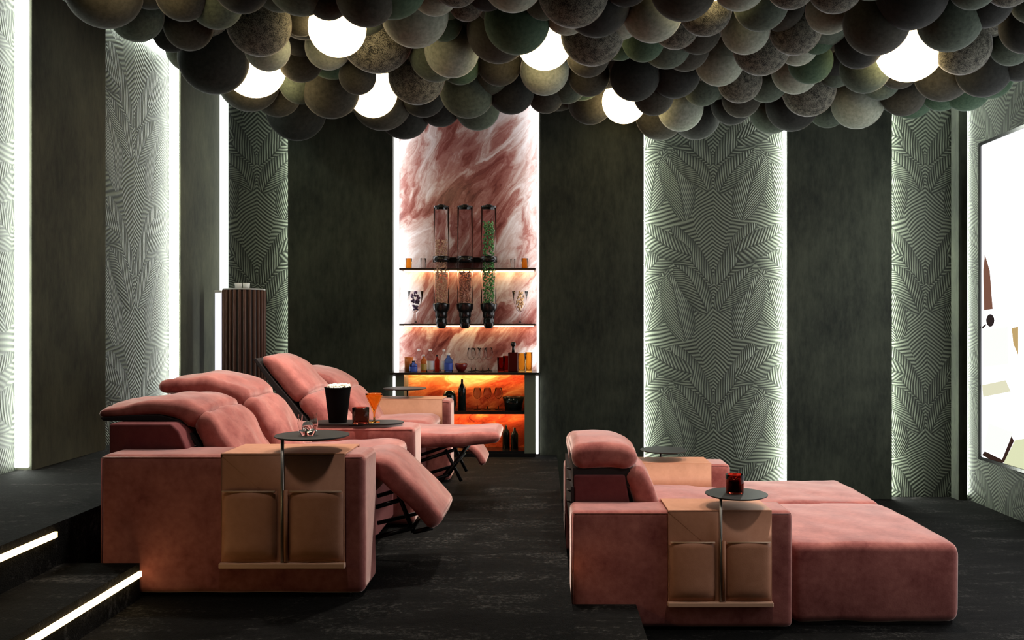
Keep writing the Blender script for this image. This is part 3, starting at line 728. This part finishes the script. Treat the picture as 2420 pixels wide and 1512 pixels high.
# things on the tables
TZ = .585+.0215
bk = thing('popcorn_bucket', 'tall black popcorn bucket on the tray table of left sofa', 'bucket', ((798-VX)/398, 5.03, TZ))
obj('bucket', lathe([(0, 0), (.052, 0), (.076, .205), (.079, .205), (.079, .211), (.072, .211), (.049, .006), (0, .006)], 40), plain('matte_black', (.003, .003, .003), .9, spec=.05), bk, smooth=True, bevel=.001)
rnd = random.Random(5); pc = bmesh.new()
for i in range(70):
    a = rnd.random()*6.283; rr = .064*math.sqrt(rnd.random())
    m4 = Matrix.Translation((rr*math.cos(a), rr*math.sin(a), .203+rnd.random()*.018)) @ Matrix.Scale(rnd.uniform(.7, 1.2), 4)
    bmesh.ops.create_icosphere(pc, subdivisions=1, radius=.011, matrix=m4)
    bmesh.ops.create_icosphere(pc, subdivisions=1, radius=.007, matrix=m4 @ Matrix.Translation((.009, .003, .005)))
o = obj('popcorn', pc, plain('popcorn_white', (.85, .80, .66), .8), bk, smooth=True); o['kind'] = 'stuff'
def put(name, prof, m, loc, label, cat, n=32, group=None):
    o = obj(name, lathe(prof, n), m, smooth=True); o.location = loc; return tag(o, label, cat, group)
put('tumbler', tumbler(.048, .050, .095, .004), SMOKE, ((853-VX)/402, 4.97, TZ), 'dark red tumbler between popcorn bucket and cocktail glass', 'glass')
put('cocktail_glass', [(0, 0), (.034, 0), (.034, .004), (.006, .010), (.006, .05), (.012, .075), (.05, .16), (.052, .172), (.049, .172), (.046, .16), (.008, .08), (0, .07)], AMBER, ((884-VX)/398, 5.03, TZ), 'amber stemmed cocktail glass on the tray table', 'glass')
wg = thing('water_glass', 'clear faceted tumbler on round table of near left sofa arm', 'glass', ((727-VX)/535, 3.74, .6995))
o = obj('glass_body', lathe([(0, 0), (.030, 0), (.040, .02), (.046, .05), (.040, .092), (.038, .092), (.043, .05), (.036, .022), (0, .012)], 10), CLEAR, wg, smooth=False)
o = obj('ice_ball', lathe([(0, .012), (.018, .018), (.026, .036), (.018, .056), (0, .062)], 24), glassmat('ice', (.98, .98, 1.0), .0), wg, smooth=True)
put('tumbler', tumbler(.046, .048, .098, .005), REDG, ((1745-VX)/456, 4.47, LOW+.6995), 'dark red tumbler on round table of right sofa', 'glass')
o = obj('drink', lathe([(0, .008), (.040, .008), (.041, .07), (0, .07)], 28), plain('dark_drink', (.02, .004, .003), .1), bpy.data.objects[-1] if False else [k for k in bpy.data.objects if k.get('label') == 'dark red tumbler on round table of right sofa'][0], smooth=True)

# ------------------------------------------------------------------ the ceiling cloud of balls
def ballmat(name, c0, c1, speck=False):
    m, nt, b = new_mat(name); n = N(nt); co = n.coord()
    oi = n.node('ShaderNodeObjectInfo').outputs['Random']
    mp = n.node('ShaderNodeVectorMath', operation='ADD'); nt.links.new(co, mp.inputs[0])
    cmb = n.node('ShaderNodeCombineXYZ'); nt.links.new(n.m('MULTIPLY', oi, 30), cmb.inputs[0]); nt.links.new(cmb.outputs[0], mp.inputs[1])
    if speck:
        f = n.m('ADD', n.m('MULTIPLY', n.noise(mp.outputs[0], 55, 3, .7), .75), n.m('MULTIPLY', n.noise(mp.outputs[0], 6, 3), .25))
        nt.links.new(n.ramp(f, [(.47, c0), (.53, c1)]), b.inputs['Base Color'])
    else:
        f = n.noise(mp.outputs[0], 8, 4, .6)
        nt.links.new(n.ramp(f, [(.3, c0), (.7, c1)]), b.inputs['Base Color'])
    b.inputs['Roughness'].default_value = .85; b.inputs['Sheen Weight'].default_value = 1.0 if c1[0] > .07 else .35; b.inputs['Sheen Roughness'].default_value = .18
    b.inputs['Specular IOR Level'].default_value = .2
    n.bump(n.noise(mp.outputs[0], 90, 3), .3, .004, b)
    return m
BM = {'g': (ballmat('sage_ball', (.034, .046, .033), (.068, .086, .063)), 'sage green'), 'l': (ballmat('pale_ball', (.15, .170, .13), (.25, .275, .22)), 'pale grey-green'),
      'b': (ballmat('brown_ball', (.022, .021, .015), (.044, .042, .031)), 'brown'), 'd': (ballmat('dark_ball', (.009, .010, .008), (.020, .021, .018)), 'near-black'),
      's': (ballmat('speckled_ball', (.006, .006, .005), (.15, .148, .115), True), 'speckled'), 'e': (ballmat('green_ball', (.024, .050, .028), (.05, .085, .05)), 'dark green'),
      'o': (GLOW, 'glowing')}
CIR = [ # (x, y, r, finish, extra height, order)
 (245,-25,90,'b',0),(322,35,63,'g',0),(445,62,57,'b',0),(405,80,43,'d',.1),(510,5,63,'g',0),(430,-12,61,'b',0),(452,112,60,'l',.15),(505,140,82,'d',.0),
 (350,-50,70,'d',.1),(180,-50,60,'g',.1),
 (570,-35,66,'d',0),(710,-46,82,'g',0),(660,-32,60,'g',.05),(612,56,76,'s',0),(775,-5,52,'b',-.08),(710,44,42,'b',.1),(797,66,68,'o',.0),
 (925,-42,86,'e',0),(865,-8,71,'b',-.10),(980,32,80,'l',0),(890,84,88,'s',.15),(775,111,54,'l',.1),(632,114,54,'l',-.08),(710,140,54,'b',.1),
 (601,156,74,'o',0.06),(588,190,73,'b',.06),(710,196,50,'g',.05),(655,220,56,'b',.03),(782,212,68,'b',0),(845,180,44,'b',-.05),(882,220,58,'o',0.06),(902,235,73,'b',.05),(700,262,70,'d',.05),
 (1027,-20,57,'l',0),(1078,-40,57,'s',.0),(1102,8,42,'s',.05),(1212,-45,73,'l',0),(1285,0,47,'g',.05),(1355,-20,84,'s',0),(1047,52,46,'e',.1),(1030,72,43,'g',.12),
 (1222,50,78,'e',0),(1177,75,74,'b',.05),(1068,118,65,'l',0),(1030,130,63,'g',.05),(1287,100,65,'o',.06),(1287,167,58,'l',.03),(985,180,67,'s',0),(1087,150,50,'e',.1),(1180,150,53,'b',.1),
 (1105,213,66,'g',0),(1128,254,54,'g',.03),(1040,250,50,'d',.05),(1000,222,55,'d',.08),(955,268,61,'d',0),(1208,215,55,'d',0),(1290,225,43,'b',.0),(1162,175,48,'g',.1),
 (1410,8,79,'d',.02),(1465,35,58,'l',.1),(1542,28,72,'l',0),(1615,-30,79,'b',0),(1748,-40,65,'l',0),(1667,22,63,'s',0.03),(1597,60,56,'s',.05),(1650,75,53,'b',.1),(1400,80,75,'s',.0),
 (1340,25,57,'l',.06),(1520,95,51,'e',.05),(1465,100,43,'e',.1),(1575,100,62,'g',.08),(1620,110,58,'b',.08),(1390,130,52,'b',.05),(1392,178,50,'b',.03),(1500,180,59,'d',0),(1595,170,62,'d',.05),
 (1700,145,58,'l',.05),(1340,200,45,'g',.08),(1475,240,52,'o',.03),(1395,240,54,'b',.1),(1545,225,48,'b',-.08),(1608,256,54,'l',0),(1560,273,58,'b',.08),(1645,272,58,'d',.05),(1660,205,46,'g',.1),
 (1748,190,53,'s',0),(1752,232,46,'b',.02),(1730,245,50,'d',.05),(1798,8,65,'g',.0),(1762,70,58,'l',0),(1800,110,68,'s',.03),(1880,68,62,'s',.02),(1885,105,50,'l',.08),
 (1870,-40,61,'s',0),(1975,-35,66,'s',0),(1960,24,56,'l',.03),(2050,10,61,'l',.03),(1850,25,50,'b',.1),(2072,52,78,'b',-.10),(2155,-16,85,'d',0),(1915,145,53,'e',.03),(1930,80,48,'e',.12),
 (1880,165,57,'l',.06),(2045,160,60,'g',0),(2030,105,57,'d',.05),(1912,212,63,'s',0),(1812,190,52,'g',.06),(1825,262,54,'g',.02),(1872,248,62,'d',.0),(1957,255,47,'g',.03),(2027,242,62,'l',-.02),
 (2080,188,48,'g',.06),(1975,165,42,'g',.1),(2150,112,80,'o',.06),(2245,45,76,'g',-.07),(2228,12,63,'g',.05),(2300,-35,57,'g',0),(2275,110,66,'s',.03),(2332,5,60,'d',0),(2430,60,66,'d',0),(2390,105,50,'g',.05),
 (2230,170,69,'b',.05),(2325,165,64,'d',0),(2135,222,52,'b',.0),(2155,228,52,'e',.08),(2225,212,50,'e',.05),(2285,205,57,'e',.05),(2345,185,48,'e',.08),(2410,140,52,'d',.05),(2125,160,50,'b',.1),(2385,-40,56,'s',.03),
 (1000,-60,60,'e',.1),(1150,-30,55,'d',.12),(1480,-45,60,'d',.08),(1690,-60,60,'o',.12),(2060,-60,60,'g',.05),(300,-95,75,'o',.0),(2445,0,55,'g',.03),
]
def ballmesh():
    bm = bmesh.new(); bmesh.ops.create_uvsphere(bm, u_segments=40, v_segments=24, radius=1)
    me = bpy.data.meshes.new('ball'); bm.to_mesh(me); bm.free(); me.polygons.foreach_set('use_smooth', [True]*len(me.polygons)); return me
MESH = {}
for k, (m_, _) in BM.items():
    me = ballmesh(); me.materials.append(m_); MESH[k] = me
BALLS = []
ZCEN = 1.80
def put_ball(X, Y, Z, R, kind, sq=.82):
    o = bpy.data.objects.new('glass_globe' if kind == 'o' else 'ceiling_ball', MESH[kind]); C.objects.link(o)
    o.location = (X, Y, Z); o.scale = (R, R*sq, R)
    BALLS.append((o, kind))
    return o
for (cx, cy, r, k, dz) in CIR:
    zc = ZCEN + dz
    s = (VY-cy)/zc
    R = r/s; Y = F/s
    if Y+R*.82 > BACK-.04: s2 = F/(BACK-.05-R*.8); R = r/s2; s = s2; Y = F/s
    X = (cx-VX)/s
    put_ball(X, Y, EYE+(VY-cy)/s, R, k)
rnd = random.Random(21)
fill = []
yy = 4.45; row = 0
while yy < 7.4:
    xx = -2.45 + (.17 if row % 2 else 0)
    while xx < 3.6:
        fill.append((xx+rnd.uniform(-.05, .05), yy+rnd.uniform(-.05, .05))); xx += .37
    yy += .36; row += 1
GL = [(o.location.copy(), o.scale[0]) for o, k in BALLS if k == 'o']
for (X, Y) in fill:
    Z, R = EYE+2.05+rnd.uniform(-.03, .04), rnd.uniform(.17, .215)
    if any((p-Vector((X, Y, Z))).length < (q+R)*.85 for p, q in GL): continue
    put_ball(X, Y, Z, R, rnd.choice('ggbdesgd'), 1)
# names that tell the balls apart: finish, column of the room below it, tier up from the lower edge, order
ZONE = [(-1e9, 430, 'left wall'), (430, 680, 'slatted pedestal'), (680, 930, 'left dark panel'), (930, 1275, 'marble niche'), (1275, 1523, 'middle dark panel'),
        (1523, 1860, 'wide palm panel'), (1860, 2110, 'right dark panel'), (2110, 1e9, 'right corner')]
info = {}
for o, k in BALLS:
    s = F/o.location.y; px = VX+o.location.x*s; py = VY-(o.location.z-EYE)*s
    tier = int(max(0, min(5, (300-py)//60)))
    zn = [z[2] for z in ZONE if z[0] <= px < z[1]][0]
    layer = 1 if o.location.z > EYE+1.98 else 0
    info.setdefault((BM[k][1], zn, tier, layer), []).append((px, o, k))
TN = ['lowest', 'second', 'third', 'fourth', 'fifth', 'topmost']
ON = ['leftmost', 'second from left', 'third from left', 'fourth from left', 'fifth from left', 'sixth from left', 'seventh from left', 'eighth from left', 'ninth from left', 'tenth from left']
for (col, zn, tier, layer), L in info.items():
    L.sort(key=lambda q: q[0])
    for i, (px, o, k) in enumerate(L):
        what = 'glowing warm glass globe' if k == 'o' else '%s ball' % col
        txt = '%s %s over %s, %s tier' % (what, 'tucked high' if layer else 'hanging', zn, TN[tier])
        if len(L) > 1: txt += ', ' + ON[min(i, 9)]
        tag(o, txt, 'globe lamp' if k == 'o' else 'ball', 'glowing globes in the ceiling cloud' if k == 'o' else 'balls of the ceiling cloud')
